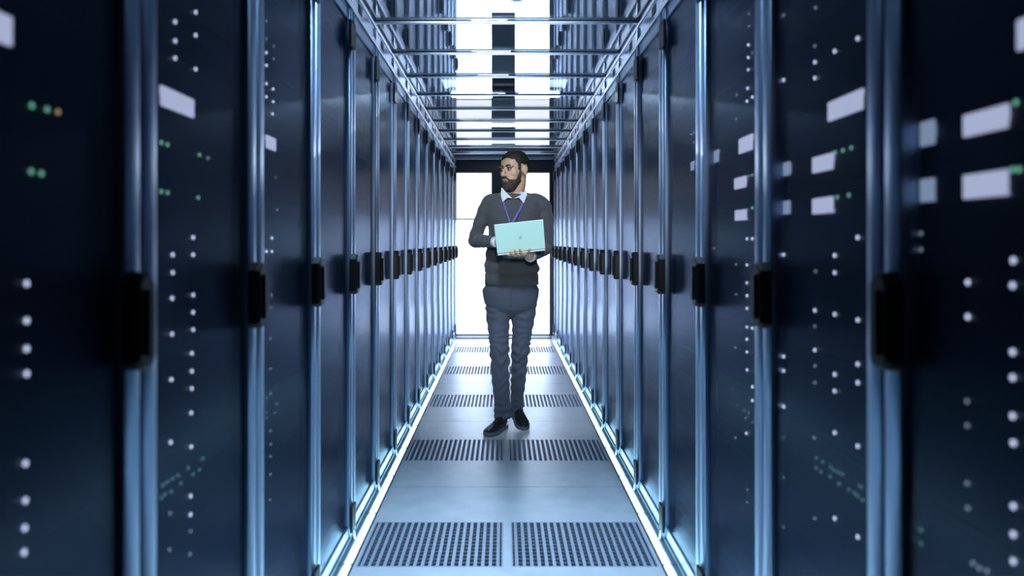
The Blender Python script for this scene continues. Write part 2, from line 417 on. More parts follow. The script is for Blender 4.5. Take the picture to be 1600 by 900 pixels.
# ------------------------------------------------------------ server racks
HZ = 2.185
def make_rack(s):
    r = empty('server_rack', (0, 0, 0), '', 'server rack')
    U = lambda a, b: (s*a, s*b)
    bm = bmesh.new()
    for (ua, ub, ya, yb, za, zb) in ((0.03, 1.0, -0.297, -0.277, 0, HZ), (0.03, 1.0, 0.277, 0.297, 0, HZ), (0.03, 1.0, -0.277, 0.277, HZ-0.03, HZ),
                                     (0.03, 1.0, -0.277, 0.277, 0, 0.05), (0.98, 1.0, -0.277, 0.277, 0.05, HZ-0.03)):
        box(bm, s*ua, s*ub, ya, yb, za, zb)
    obj('casing', bm, M['casing'], r)
    bm = bmesh.new()
    box(bm, s*0.045, s*0.055, -0.277, 0.277, 0.05, HZ-0.03)
    for k in range(44):
        z = 0.07+k*0.047; box(bm, s*0.040, s*0.045, -0.22, 0.22, z, z+0.043)
    obj('blanking_panels', bm, M['casing'], r)
    dr = obj('door', bmesh.new(), M['frame'], r)
    bm = bmesh.new()
    for a, b in ((-0.296, -0.243), (0.243, 0.296)):
        pf = [(0.024, a), (-0.007, a)]+[(-0.007-0.006*math.sin(math.pi*i/10), a+(b-a)*(0.5-0.5*math.cos(math.pi*i/10))) for i in range(1, 10)]+[(-0.007, b), (0.024, b)]
        ring_loft(bm, [[Vector((s*u, y, z)) for u, y in pf] for z in (0.004, HZ)])
    bmesh.ops.recalc_face_normals(bm, faces=bm.faces)
    for f in bm.faces: f.smooth = len(f.verts) == 4 and abs(f.normal.x) > 0.15
    box(bm, -s*0.004, s*0.024, -0.243, 0.243, HZ-0.05, HZ, 0.003); box(bm, -s*0.004, s*0.024, -0.243, 0.243, 0.012, 0.07, 0.003)
    bm.to_mesh(dr.data); bm.free()
    obj('door_glass', bx(s*0.002, s*0.008, -0.244, 0.244, 0.07, HZ-0.05), M['dglass'], dr)
    # chamfered black handle on the far edge of the door
    y = 0.256
    bm = bmesh.new(); prof = [(-0.018, 1.018), (-0.031, 1.030), (-0.031, 1.160), (-0.012, 1.180), (0.012, 1.180), (0.031, 1.160), (0.031, 1.030), (0.018, 1.018)]
    ring_loft(bm, [[Vector((-s*u, y+a*k, 1.1+(z-1.1)*k2)) for a, z in prof] for u, k, k2 in ((0.013, 1.0, 1.0), (0.034, 1.0, 1.0), (0.042, 0.8, 0.93))])
    bmesh.ops.recalc_face_normals(bm, faces=bm.faces)
    obj('handle', bm, M['black'], dr)
    obj('lever', bx(-s*0.040, -s*0.050, y-0.012, y+0.012, 1.04, 1.15, 0.003), M['black'], dr)
    bm = bmesh.new(); limb(bm, [(-s*0.028, 0.2925, 1.032), (-s*0.028, 0.2925, 1.055), (-s*0.028, 0.2925, 1.078)], [0.0045]*3, 10, 4)
    box(bm, -s*0.013, -s*0.028, 0.289, 0.296, 1.034, 1.044)
    obj('lock_pin', bm, M['chrome'], dr, True)
    obj('hinge_block', bx(-s*0.013, -s*0.024, 0.205, 0.2975, 2.024, 2.128, 0.003), M['black'], dr)
    obj('hinge_block', bx(-s*0.013, -s*0.024, 0.225, 0.2975, 0.050, 0.155, 0.003), M['black'], dr)
    bm = bmesh.new(); limb(bm, [(-s*0.022, 0.27, 0.012), (-s*0.022, 0.27, 0.03), (-s*0.022, 0.27, 0.05)], [0.005]*3, 10, 4)
    obj('hinge_pin', bm, M['chrome'], dr, True)
    return r
for s, W, sd in ((-1, WL, 'left'), (1, WR, 'right')):
    proto = make_rack(s)
    for j in range(15):
        o = proto if j == 0 else copy_tree(proto)
        o.location = (s*W, Y0+0.6*j+0.3, 0)
        if j == 0: lab = 'tall black server rack, nearest of the %s row, cut by the picture edge' % sd
        elif j == 14: lab = 'tall smoked-glass server rack, last of the %s row, beside the lit door' % sd
        else: lab = 'tall smoked-glass server rack with black handle, %s of the %s row' % (ordn[j], sd)
        tag(o, lab, 'server rack', 'server racks of the %s row' % sd)

# ------------------------------------------------------------ servers with their lights, behind the door glass
w_, d_, g_, t_, o_ = 'ledw', 'ledd', 'ledg', 'led_cable', 'ledo'
LED_L = [(42,443,w_),(42,501,w_),(42,545,w_),(42,584,w_),(40,724,w_),(40,782,w_),(39,825,w_),(38,863,w_),
 (50,165,g_),(74,171,g_),(91,175,o_),(49,268,g_),(65,271,g_),
 (274,34,w_),(306,19,w_),(274,64,w_),(306,55,w_),(274,91,w_),(306,108,w_),(243,220,g_),(262,226,g_),(312,242,g_),(325,247,d_),(251,299,g_),(262,301,g_),(310,309,g_),
 (302,371,w_),(270,398,w_),(302,398,w_),(270,426,w_),(269,466,w_),(302,461,w_),(302,488,w_),(269,522,w_),(302,515,w_),(300,552,w_),(300,580,w_),(268,593,w_),(300,607,w_),
 (299,645,w_),(267,691,w_),(299,698,w_),(298,775,w_),(266,802,d_),(298,804,w_),(298,830,d_),(265,859,d_),(297,866,d_),
 (240,787,t_),(262,753,t_),(270,748,t_),(278,743,t_),(255,758,t_),(258,772,t_),(268,768,t_),(283,755,t_),(294,731,t_),(302,741,t_),(312,734,t_),(317,716,t_),
 (411,28,d_),(411,56,d_),(411,78,w_),(411,98,w_),(411,127,w_),(411,148,w_),(428,72,d_),(428,92,d_),(427,139,w_),(427,159,w_),(426,178,w_),
 (431,277,t_),(433,328,d_),(425,372,w_),(410,393,w_),(425,393,w_),(424,461,d_),(424,480,d_),(423,529,d_),(423,576,d_),(423,615,d_),(409,627,t_),(433,631,t_),(415,645,t_),(417,653,t_),(430,645,t_),
 (423,673,d_),(423,694,d_),(423,713,d_),(423,741,d_),(422,781,d_),(500,375,d_),(500,390,d_)]
LED_R = [(1512,441,w_),(1512,495,w_),(1511,627,d_),(1511,665,d_),(1511,755,d_),(1512,794,d_),(1583,407,w_),(1582,446,w_),(1582,550,w_),(1582,590,w_),(1582,650,w_),(1583,692,w_),(1583,791,w_),(1583,835,w_),(1583,877,w_),
 (1587,160,g_),(1582,265,g_),(1592,265,g_),(1430,390,d_),(1422,365,d_),(1520,880,d_),(1530,888,d_),(1542,892,d_),(1424,818,t_),(1423,838,t_),
 (1274,12,d_),(1340,60,w_),(1304,80,w_),(1273,72,d_),(1273,97,w_),(1273,122,w_),(1305,238,g_),(1317,235,g_),(1330,231,g_),(1308,308,g_),(1326,305,g_),
 (1340,371,w_),(1304,399,w_),(1304,426,w_),(1274,424,d_),(1340,500,w_),(1304,491,w_),(1273,485,w_),(1273,510,d_),(1273,547,w_),(1273,572,d_),(1273,598,d_),(1340,569,w_),(1304,585,w_),(1340,598,w_),(1304,611,w_),(1304,676,w_),(1272,684,d_),(1340,697,w_),(1304,810,w_),(1340,839,w_),(1273,810,d_),
 (1275,716,t_),(1285,722,t_),(1275,731,t_),(1283,737,t_),(1298,730,t_),(1303,735,t_),(1310,738,t_),(1316,741,t_),(1297,745,t_),(1311,756,t_),(1326,765,t_),(1335,770,t_),(1340,775,t_),(1349,782,t_),(1353,785,t_),(1344,760,t_),
 (1219,28,d_),(1219,128,w_),(1223,398,w_),(1219,555,w_),(1219,577,w_),(1219,632,w_),(1219,680,t_),(1219,742,t_),(1219,818,t_),
 (1170,22,d_),(1170,41,d_),(1169,70,w_),(1169,90,w_),(1169,109,w_),(1168,138,w_),(1167,158,w_),(1185,75,d_),(1185,146,w_),(1151,148,d_),(1150,186,d_),(1181,272,g_),(1170,275,d_),(1168,327,t_),(1175,325,g_),(1182,324,g_),
 (1167,373,w_),(1185,373,w_),(1167,414,w_),(1150,413,d_),(1167,442,w_),(1167,462,w_),(1167,482,w_),(1185,487,w_),(1150,460,d_),(1167,511,w_),(1185,516,w_),(1167,530,w_),(1167,550,w_),(1149,543,d_),(1167,578,w_),(1185,610,w_),(1185,632,w_),(1166,677,w_),(1149,684,d_),
 (1145,608,t_),(1152,633,t_),(1163,641,t_),(1170,645,t_),(1165,653,t_),(1177,661,t_),(1168,765,t_),(1167,785,t_),(1091,203,d_),(1080,210,d_),(1091,219,d_),(1115,388,d_)]
# displays: x0, x1, centre y at x0 and x1, half height px at x0, kind
SCR_L = [(-22,18,38,45,24,'screen'),(243,295,148,164,16,'screen'),(405,420,217,221,10.5,'screen')]
SCR_R = [(1506,1574,196,182,17,'screen'),(1506,1574,293,284,18.5,'screen'),(1590,1640,50,42,24,'screen'),(1412,1431,216,214,18,'screend'),(1412,1431,301,300,17,'screend'),
 (1306,1362,170,149,15,'screen'),(1270,1301,258,252,12,'screen'),(1270,1301,323,319,12,'screen'),(1214,1223,267,266,10,'screend'),(1214,1223,326,325,10,'screend'),
 (1168,1190,222,217,12,'screen'),(1148,1165,287,284,8.5,'screen'),(1149,1166,337,335,8,'screen'),(1110,1116,247,246,9,'screend'),(1091,1096,255,254,7,'screend')]
SLOT = 0.1785; UZ0 = 0.10
def on_plane(p, W, u=0.020):
    Y = FPX*(W+u)/abs(p-VX); return Y
units = {}
def visible_depth(Y, W, half=0.0):
    """keep a light clear of the door stiles"""
    j = int((Y-Y0)//0.6); y0 = Y0+0.6*j
    return min(max(Y, (y0+0.058)*(W+0.020)/(W-0.014)+0.006+half), y0+0.535-half)
def put(s, W, x, y, item):
    Y = on_plane(x, W); z = CH+(VY-y)*Y/FPX; Y = visible_depth(Y, W)
    j = int((Y-Y0)//0.6); k = int((z-UZ0)//SLOT)
    units.setdefault((s, j, k), []).append((Y, z)+item)
for s, W, L, S in ((-1, WL, LED_L, SCR_L), (1, WR, LED_R, SCR_R)):
    for x, y, m in L: put(s, W, x, y, ('led', m))
    for x0, x1, ya, yb, hh, m in S:
        Ya, Yb = on_plane(x0, W), on_plane(x1, W); Ym = (Ya+Yb)/2
        z = (CH+(VY-ya)*Ya/FPX + CH+(VY-yb)*Yb/FPX)/2
        j = int((Ym-Y0)//0.6); k = int((z-UZ0)//SLOT)
        Ym = visible_depth(Ym, W, abs(Yb-Ya)/2)
        units.setdefault((s, j, k), []).append((Ym, z, 'scr', m, abs(Yb-Ya)/2, hh*Ya/FPX))
rk = {0: 'nearest', 1: 'second', 2: 'third', 3: 'fourth'}
kk = ['bottom', 'second from bottom', 'third from bottom', 'fourth from bottom', 'fifth from bottom', 'sixth from bottom', 'middle', 'fifth from top', 'fourth from top', 'third from top', 'second from top', 'top']
ledmesh = {}
for (s, j, k), items in sorted(units.items()):
    W = WL if s < 0 else WR; sd = 'left' if s < 0 else 'right'
    yc = Y0+0.6*j+0.3; z0 = UZ0+SLOT*k
    ns = sum(1 for i in items if i[2] == 'scr'); ng = sum(1 for i in items if i[3] in (g_, t_)); nw = sum(1 for i in items if i[3] in (w_, d_))
    what = 'with lit white display' if ns else ('with green glowing spots' if ng > nw else 'with small white lights')
    r = empty('rack_server', (s*W, yc, z0), 'black server %s, %s slot, %s %s rack' % (what, kk[max(0, min(k, 11))], rk.get(j, 'fifth'), sd), 'server', 'servers behind the rack door glass')
    bm = bmesh.new(); zt = SLOT-0.004
    box(bm, s*0.024, s*0.038, -0.225, 0.225, 0.0, zt, 0.0015)
    nx = 12
    for a in range(3): box(bm, s*0.022, s*0.024, -0.20, 0.20, 0.012+a*0.057, 0.047+a*0.057)
    obj('faceplate', bm, M['server'], r)
    for a in (0.208,): obj('pull_tab', bx(s*0.0205, s*0.024, a, a+0.007, 0.03, 0.14, 0.002), M['server'], r)
    for it in items:
        y, z = it[0]-yc, it[1]-z0
        if it[2] == 'led':
            key = (s, it[3])
            if key not in ledmesh:
                bm = bmesh.new(); rr = 0.0040 if it[3] in (w_, g_, o_) else 0.0034
                ball(bm, (0, 0, 0), (0.002, rr, rr), seg=12)
                o = obj('indicator_light', bm, M[it[3]], r, True); ledmesh[key] = o.data
            else:
                o = bpy.data.objects.new('indicator_light', ledmesh[key]); COL.objects.link(o); o.parent = r
            o.location = (s*0.020, y, z)
            if it[3] in (g_, t_): o['label'] = 'green indicator light or glowing cable spot'
            if it[3] == o_: o['label'] = 'amber indicator light'
        else:
            o = obj('display_screen', bx(s*0.018, s*0.024, -it[4], it[4], -it[5], it[5], 0.001), M[it[3]], r); o.location = (0, y, z)
            o['label'] = 'lit white display'

# ------------------------------------------------------------ the man
D = 4.87
ROOT = J(799, 672, D); ROOT.z = 0
HC = J(803.5, 265.5, 4.85)                              # centre of the head at eye level
HM = Matrix.Translation(HC) @ Matrix.Rotation(math.radians(-42), 4, 'Z') @ Matrix.Rotation(math.radians(3), 4, 'X')
def hp(x, y, z): return HM @ Vector((x, y, z))

# joints
sh_r, el_r, wr_r = J(768, 322, 4.88), J(741.5, 376, 4.90), J(775, 378, 4.62)     # on the left of the picture
sh_l, el_l, wr_l = J(842, 324, 4.88), J(851.5, 387, 4.88), J(828, 401, 4.57)
hip_r, kn_r, an_r = J(777, 462, 4.87), J(780, 545, 4.80), J(785, 642, 4.90)
hip_l, kn_l, an_l = J(822, 462, 4.88), J(813.5, 545, 4.88), J(807, 634, 5.06)
# laptop frame
LH0, LH1 = J(777, 396, 4.46), J(852, 388, 4.46)
lx = (LH1-LH0).normalized(); LWD = (LH1-LH0).length
LT0 = J(773, 351, 4.36); ly = (LT0-LH0); ly = (ly-lx*ly.dot(lx)); LHT = ly.length; ly.normalize()
lb = Vector((0, 1, 0.05)); lb = (lb-lx*lb.dot(lx)).normalized()

def face_rings(off=0.0, z0=0.065, z1=-0.128, n=44, steps=30):
    prof = [(0.075, 0.064, -0.084, 0.06), (0.05, 0.070, -0.090, 0.06), (0.025, 0.0705, -0.091, 0.06), (0.0, 0.070, -0.0865, 0.055), (-0.02, 0.0695, -0.088, 0.05),
            (-0.045, 0.064, -0.089, 0.04), (-0.07, 0.057, -0.090, 0.03), (-0.092, 0.048, -0.090, 0.01), (-0.112, 0.037, -0.087, -0.01), (-0.126, 0.024, -0.078, -0.02), (-0.132, 0.012, -0.066, -0.03)]
    def at(z):
        for a, b in zip(prof, prof[1:]):
            if a[0] >= z >= b[0]:
                t = (a[0]-z)/(a[0]-b[0]); return [a[i]+(b[i]-a[i])*t for i in range(1, 4)]
        return prof[0][1:] if z > prof[0][0] else prof[-1][1:]
    out = []
    for k in range(steps+1):
        z = z0+(z1-z0)*k/steps; w, f, b = at(z); c = (f+b)/2; h = (b-f)/2
        out.append([(( (w+off)*math.copysign(abs(math.cos(t))**0.85, math.cos(t)), c+(h+off)*math.copysign(abs(math.sin(t))**0.95, math.sin(t)), z)) for t in [2*math.pi*i/n for i in range(n)]])
    return out

bm = bmesh.new()
ball(bm, (0, 0.014, 0.032), (0.0765, 0.098, 0.086), HM, 32)
ring_loft(bm, [[hp(*p) for p in r] for r in face_rings()])
limb(bm, [hp(0, -0.084, 0.018), hp(0, -0.100, -0.008), hp(0, -0.113, -0.034)], [0.008, 0.0085, 0.0125], 14, 10)
for q in (-1, 1):
    ball(bm, (q*0.013, -0.098, -0.038), (0.0085, 0.011, 0.008), HM, 12)
    ball(bm, (q*0.031, -0.079, 0.022), (0.030, 0.014, 0.011), HM, 20)
    ball(bm, (q*0.040, -0.046, -0.022), (0.029, 0.034, 0.034), HM, 24)
    m = HM @ Matrix.Translation((q*0.083, 0.014, -0.004)) @ Matrix.Rotation(-q*0.55, 4, 'Z') @ Matrix.Rotation(0.15, 4, 'X')
    ball(bm, (0, 0, 0.006), (0.0055, 0.020, 0.025), m, 16); ball(bm, (0, -0.005, -0.020), (0.0055, 0.012, 0.015), m, 12)
    ball(bm, (-q*0.006, -0.010, 0.0), (0.012, 0.010, 0.018), m, 12)
ball(bm, (0, -0.089, -0.066), (0.024, 0.012, 0.010), HM, 16)
ball(bm, (0, -0.080, -0.113), (0.022, 0.016, 0.016), HM, 16)
# neck and trunk, arms and legs (all under the clothes)
nb = J(802, 314, 4.90)
limb(bm, [hp(0, 0.028, -0.04), hp(0, 0.022, -0.10), nb, nb-Vector((0, 0, 0.07))], [0.058, 0.056, 0.060, 0.07], 24, 20)
tr = [(303, 801, .070, .060), (314, 802, .12, .075), (335, 801, .13, .095), (365, 800, .125, .095), (400, 799, .130, .10), (430, 799, .135, .10), (455, 799, .140, .10), (478, 799, .12, .085)]
ring_loft(bm, [hring(J(cx, y, D+0.01), a, b, 32, 2.3) for y, cx, a, b in tr])
limb(bm, [J(785, 322, 4.89), sh_r, (sh_r+el_r)/2, el_r], [.034, .036, .032, .028], 16, 16)
limb(bm, [el_r, (el_r+wr_r)/2, wr_r], [.029, .028, .024], 16, 12)
limb(bm, [J(820, 322, 4.89), sh_l, (sh_l+el_l)/2, el_l], [.034, .036, .032, .028], 16, 16)
limb(bm, [el_l, (el_l+wr_l)/2, wr_l], [.029, .028, .024], 16, 12)
for h, k, a in ((hip_r, kn_r, an_r), (hip_l, kn_l, an_l)):
    limb(bm, [h, (h+k)/2, k, (k+a)/2, a, Vector((a.x, a.y-0.01, 0.07))], [.055, .045, .032, .030, .024, .022], 20, 40)
limb(bm, [Vector((an_r.x, an_r.y, .055)), Vector((an_r.x-.040, an_r.y-.08, .034)), Vector((an_r.x-.070, an_r.y-.14, .032))], [.020, .013, .009], 14, 10)
limb(bm, [Vector((an_l.x, an_l.y, .085)), Vector((an_l.x+.02, an_l.y-.08, .052)), Vector((an_l.x+.035, an_l.y-.13, .040))], [.020, .013, .009], 14, 10)
# hand under the laptop (right in the picture): palm up, fingers curling in front of the lid foot
def at_lap(u, v, wv): return LH0+lx*u+ly*v+lb*wv       # along hinge, up the lid, towards the man
palm_c = [wr_l, at_lap(0.185, -0.022, 0.055), at_lap(0.150, -0.024, 0.030)]
limb(bm, palm_c, [(.026, .026), (.034, .016), (.036, .013)], 18, 12)
limb(bm, [at_lap(0.185, -0.020, 0.07), at_lap(0.155, -0.022, 0.075), at_lap(0.130, -0.022, 0.06)], [.020, .020, .014], 12, 10)
FING = [  # knuckle, mid joints, tip in (u, v, w)
 [(0.172, -0.022, 0.012), (0.152, -0.026, -0.014), (0.140, -0.004, -0.026), (0.135, 0.014, -0.030)],
 [(0.155, -0.024, 0.016), (0.128, -0.028, -0.012), (0.112, -0.008, -0.026), (0.105, 0.012, -0.029)],
 [(0.140, -0.024, 0.026), (0.108, -0.028, -0.004), (0.088, -0.014, -0.020), (0.078, 0.004, -0.024)],
 [(0.130, -0.022, 0.040), (0.098, -0.026, 0.014), (0.074, -0.020, -0.006), (0.058, -0.014, -0.014)]]
for i, f in enumerate(FING):
    limb(bm, [at_lap(*q) for q in f], [.0100, .0088, .0080, .0066] if i < 3 else [.0088, .0078, .007, .006], 12, 14)
limb(bm, [at_lap(0.190, -0.020, 0.040), at_lap(0.188, -0.004, 0.005), at_lap(0.196, 0.006, -0.016)], [.0125, .0105, .0078], 12, 12)     # thumb
# hand on the keyboard behind the lid (left in the picture)
limb(bm, [wr_r, at_lap(0.035, 0.050, 0.145), at_lap(0.065, 0.040, 0.125)], [(.024, .024), (.034, .015), (.036, .012)], 18, 12)
for i in range(4):
    a, b, c, e = (0.060+0.010*i, 0.040, 0.150-0.020*i), (0.085+0.008*i, 0.046, 0.140-0.022*i), (0.104+0.007*i, 0.036, 0.134-0.024*i), (0.112+0.007*i, 0.020, 0.131-0.025*i)
    limb(bm, [at_lap(*q) for q in (a, b, c, e)], [.0098, .0086, .0078, .0066], 12, 12)
limb(bm, [at_lap(0.035, 0.045, 0.115), at_lap(0.055, 0.038, 0.085), at_lap(0.075, 0.026, 0.070)], [.0125, .0100, .0078], 12, 12)
person = obj('person', bm, M['skin'])
remesh(person, 0.0036, 2, 0.5)
tag(person, 'bearded man in grey sweater, holding an open laptop, walking on the aisle floor', 'person')

# head details
def eye(q):
    bm = bmesh.new(); ball(bm, (q*0.031, -0.0795, 0.0015), (0.0125, 0.0115, 0.0085), HM, 16); o = obj('eye', bm, M['eyew'], person, True)
    bm = bmesh.new(); ball(bm, (q*0.031-0.003, -0.0895, 0.0015), (0.0062, 0.0030, 0.0066), HM, 12); obj('iris', bm, M['iris'], o, True)
    bm = bmesh.new(); limb(bm, [hp(q*0.017, -0.0875, 0.010), hp(q*0.031, -0.0935, 0.0125), hp(q*0.046, -0.082, 0.008)], [.0022, .0028, .002], 8, 8)
    obj('upper_eyelid', bm, M['beard'], o, True)
    bm = bmesh.new(); limb(bm, [hp(q*0.012, -0.0945, 0.022), hp(q*0.034, -0.0965, 0.028), hp(q*0.055, -0.080, 0.022)], [.0038, .0048, .0028], 10, 10)
    obj('eyebrow', bm, M['hair'], person, True)
eye(-1); eye(1)
bm = bmesh.new(); ball(bm, (0, -0.1000, -0.062), (0.021, 0.007, 0.0042), HM, 16); ball(bm, (0, -0.0990, -0.071), (0.019, 0.008, 0.005), HM, 16)
obj('lips', bm, M['lip'], person, True)
# hair: short cap following the skull
bm = bmesh.new(); NU, NV = 72, 44
def sm(a, b, x):
    t = max(0, min(1, (x-a)/(b-a))); return t*t*(3-2*t)
rings = []
for v in range(1, NV):
    th = math.pi*v/NV; ring = []
    for u in range(NU):
        ph = 2*math.pi*u/NU
        dx, dy, dz = math.sin(th)*math.cos(ph), math.sin(th)*math.sin(ph), math.cos(th)
        bx_, by_, bz_ = 0.0765*dx, 0.014+0.098*dy, 0.032+0.086*dz
        # hairline height as a function of how far forward the point is
        front = sm(-0.02, -0.075, by_)
        line = -0.060*(1-front)+0.072*front
        if by_ < -0.04: line = 0.035+0.042*sm(-0.04, -0.075, by_)
        elif by_ < -0.014: line = -0.03
        elif by_ < 0.040: line = 0.030
        else: line = 0.030-0.095*sm(0.040, 0.055, by_)
        line += 0.006*noise.noise(Vector((bx_, by_, bz_))*70)
        k = sm(line-0.008, line+0.012, bz_)
        h = -0.010+k*(0.0175+0.006*sm(0.03, 0.11, bz_)+0.003*noise.noise(Vector((dx, dy, dz))*7))
        if bz_ < 0.02: h = min(h, 0.008)
        ring.append(hp(bx_+dx*h, by_+dy*h, bz_+dz*h))
    rings.append(ring)
ring_loft(bm, rings); bmesh.ops.recalc_face_normals(bm, faces=bm.faces)
obj('hair', bm, M['hair'], person, True)
# beard: a layer over the jaw, open round the mouth
bm = bmesh.new(); rr = face_rings(0.0, 0.0, -0.131, 64, 44); rings = []
for r in rr:
    out = []
    for (x, y, z) in r:
        side = sm(-0.055, -0.02, y)                                     # towards the ear
        top = -0.062+0.060*side+0.014*sm(0.03, 0.0, abs(x))*(1 if y < -0.05 else 0)
        top += 0.006*noise.noise(Vector((x, y, z))*90)
        k = sm(-top-0.006, -top+0.012, -z)
        if y < -0.06 and abs(x) < 0.020 and -0.078 < z < -0.057: k = 0
        k *= 1-sm(-0.022, -0.006, y)*sm(-0.075, -0.055, z); k *= 1-sm(0.0, 0.012, y)
        L = math.hypot(x, y+0.02) or 1
        h = -0.006+k*(0.0150+0.002*noise.noise(Vector((x, y, z))*140))
        zz = z-(0.008*k*sm(-0.10, -0.13, z))
        out.append(hp(x+h*x/L, y+h*(y+0.02)/L, zz))
    rings.append(out)
ring_loft(bm, rings); bmesh.ops.recalc_face_normals(bm, faces=bm.faces)
obj('beard', bm, M['beard'], person, True)
bm = bmesh.new(); limb(bm, [hp(-0.030, -0.083, -0.070), hp(-0.013, -0.0985, -0.053), hp(0, -0.103, -0.0505), hp(0.013, -0.0985, -0.053), hp(0.030, -0.083, -0.070)], [.005, .0055, .0045, .0055, .005], 10, 16)
obj('moustache', bm, M['beard'], person, True)

# sweater
def knit_fold(seed, amp, freq):
    return lambda t, a: amp*(0.6*math.sin(freq*t*2*math.pi+1.6*math.sin(a+seed)+seed)+0.6*noise.noise(Vector((math.cos(a)*1.4+seed, math.sin(a)*1.4, t*freq*0.9))))
bm = bmesh.new()
sw = [(303, 802, .068, .062), (305, 802, .088, .074), (308, 802, .120, .086), (312, 802, .158, .098), (318, 802.5, .180, .112), (330, 802, .184, .126), (345, 802, .172, .134), (362, 802, .160, .135),
      (380, 800, .160, .132), (396, 798.5, .166, .130), (408, 799, .172, .133), (416, 799.5, .181, .138), (422, 799.5, .183, .140), (427, 799.5, .172, .134), (434, 799.5, .172, .133), (445, 799.5, .173, .133)]
rg = []
for q, (y, cx, a, b) in enumerate(sw): rg.append(hring(J(cx, y, D+0.005), a, b, 56, 2.35))
fine = []
for A, B in zip(rg, rg[1:]):
    for k in range(5):
        t = k/5; ring = [A[i].lerp(B[i], t) for i in range(56)]
        fine.append(ring)
fine.append(rg[-1])
out = []
for ring in fine:
    c = sum(ring, Vector())/56; o2 = []
    for i, p in enumerate(ring):
        dn = (p-c).normalized(); z = p.z; a = math.atan2(p.y-c.y, p.x-c.x)
        f = 0.0
        if z < 1.42: f += 0.0065*noise.noise(Vector((p.x*7, p.y*3, z*22+p.x*9)))+0.004*math.sin(z*85+p.x*26)*sm(1.40, 1.10, z)*(1 if z > 1.03 else 0.2)
        o2.append(p+dn*f)
    out.append(o2)
ring_loft(bm, out)
for q in (-1, 1): limb(bm, [J(802.5+q*15, 309.5, 4.89), J(802.5+q*25, 313, 4.89), J(802.5+q*36, 317.5, 4.89)], [.040, .046, .052], 24, 10)
limb(bm, [J(788, 314, 4.885), J(768, 318, 4.885), J(757, 335, 4.89), (J(747, 358, 4.895)), el_r], [.050, .061, .052, .045, .045], 28, 44, knit_fold(1, .004, 5))
limb(bm, [el_r+Vector((.004, .01, 0)), (el_r+wr_r)/2+Vector((0, 0, 0)), el_r.lerp(wr_r, .93)], [.047, .041, .033], 28, 36, knit_fold(2, .0035, 5))
limb(bm, [J(820, 314, 4.885), J(843, 319, 4.885), J(851, 337, 4.89), J(853, 362, 4.885), el_l], [.050, .061, .055, .052, .050], 28, 44, knit_fold(3, .004, 5))
limb(bm, [el_l, (el_l+wr_l)/2, el_l.lerp(wr_l, .90)], [.050, .043, .034], 28, 36, knit_fold(4, .0035, 5))
sweater = obj('sweater', bm, M['sweater'], person); remesh(sweater, 0.0052, 2, 0.5)
# hem, neck and cuff ribs
bm = bmesh.new()
for k in range(2):
    z0, z1 = (427.5, 444.5)
    pts = hring(J(799.5, z0, D+0.005), .1755, .1365, 90, 2.35); pts2 = hring(J(799.5, z1, D+0.005), .1765, .1372, 90, 2.35)
pts = [p+(p-J(799.5, z0, D)).normalized()*(0.0012*(i % 2)) for i, p in enumerate(pts)]; pts2 = [p+(p-J(799.5, z1, D)).normalized()*(0.0012*(i % 2)) for i, p in enumerate(pts2)]
inn = hring(J(799.5, z1, D+0.005), .165, .125, 90, 2.35); inn0 = hring(J(799.5, z0, D+0.005), .165, .125, 90, 2.35)
ring_loft(bm, [inn0, pts, pts2, inn], cap=False); bmesh.ops.recalc_face_normals(bm, faces=bm.faces)
obj('rib_hem', bm, M['sweater'], sweater, True)
bm = bmesh.new()
nk = []
for i in range(40):
    t = 2*math.pi*i/40; c = J(802, 304.5, 4.875)
    nk.append(c+Vector((.070*math.cos(t), .070*math.sin(t), -0.026*max(0, -math.sin(t))**1.5+0.008*max(0, math.sin(t)))))
rings = []
for i in range(40):
    p = nk[i]; r_ = (p-J(802, 303, 4.875)); r_.z = 0; r_.normalize()
    rings.append([p+r_*0.008*math.cos(a)+Vector((0, 0, 0.011*math.sin(a))) for a in [2*math.pi*k/8 for k in range(8)]])
rings.append(rings[0]); ring_loft(bm, rings, cap=False); bmesh.ops.remove_doubles(bm, verts=bm.verts, dist=1e-5); bmesh.ops.recalc_face_normals(bm, faces=bm.faces)
obj('rib_collar', bm, M['sweater'], sweater, True)
for a, b, t0, r0 in ((el_r, wr_r, .84, .0365), (el_l, wr_l, .80, .038)):
    bm = bmesh.new(); limb(bm, [a.lerp(b, t0), a.lerp(b, t0+.05), a.lerp(b, t0+.11)], [r0, r0, r0-.002], 28, 8, roundends=False)
    obj('rib_cuff', bm, M['sweater'], sweater, True)
# white shirt showing at the neck and wrists
shirt = None
bm = bmesh.new()
cn = J(802.5, 302, 4.872)
rA, rB, rC = [], [], []
for i in range(40):
    t = 2*math.pi*i/40; fr = max(0, -math.sin(t))
    rA.append(cn+Vector((.066*math.cos(t), .066*math.sin(t), -0.045*fr**2-0.01)))
    rB.append(cn+Vector((.063*math.cos(t), .063*math.sin(t), 0.024-0.032*fr**2)))
    rC.append(cn+Vector((.058*math.cos(t), .058*math.sin(t), -0.01-0.045*fr**2)))
ring_loft(bm, [rA, rB, rC], cap=False); bmesh.ops.recalc_face_normals(bm, faces=bm.faces)
shirt = obj('shirt_collar', bm, M['shirt'], person, True)
def slab(pts, th):
    bm = bmesh.new(); n = (pts[1]-pts[0]).cross(pts[2]-pts[0]).normalized()*th
    ring_loft(bm, [[p-n*.5 for p in pts], [p+n*.5 for p in pts]]); bmesh.ops.recalc_face_normals(bm, faces=bm.faces)
    bmesh.ops.bevel(bm, geom=list(bm.edges), offset=th*.3, segments=1, affect='EDGES'); return bm
obj('collar_point', slab([J(783.5, 292.5, 4.815), J(791, 301, 4.785), J(800, 309.5, 4.762), J(793, 309, 4.758), J(785, 316, 4.752), J(782.5, 304, 4.785)], .004), M['shirt'], shirt)
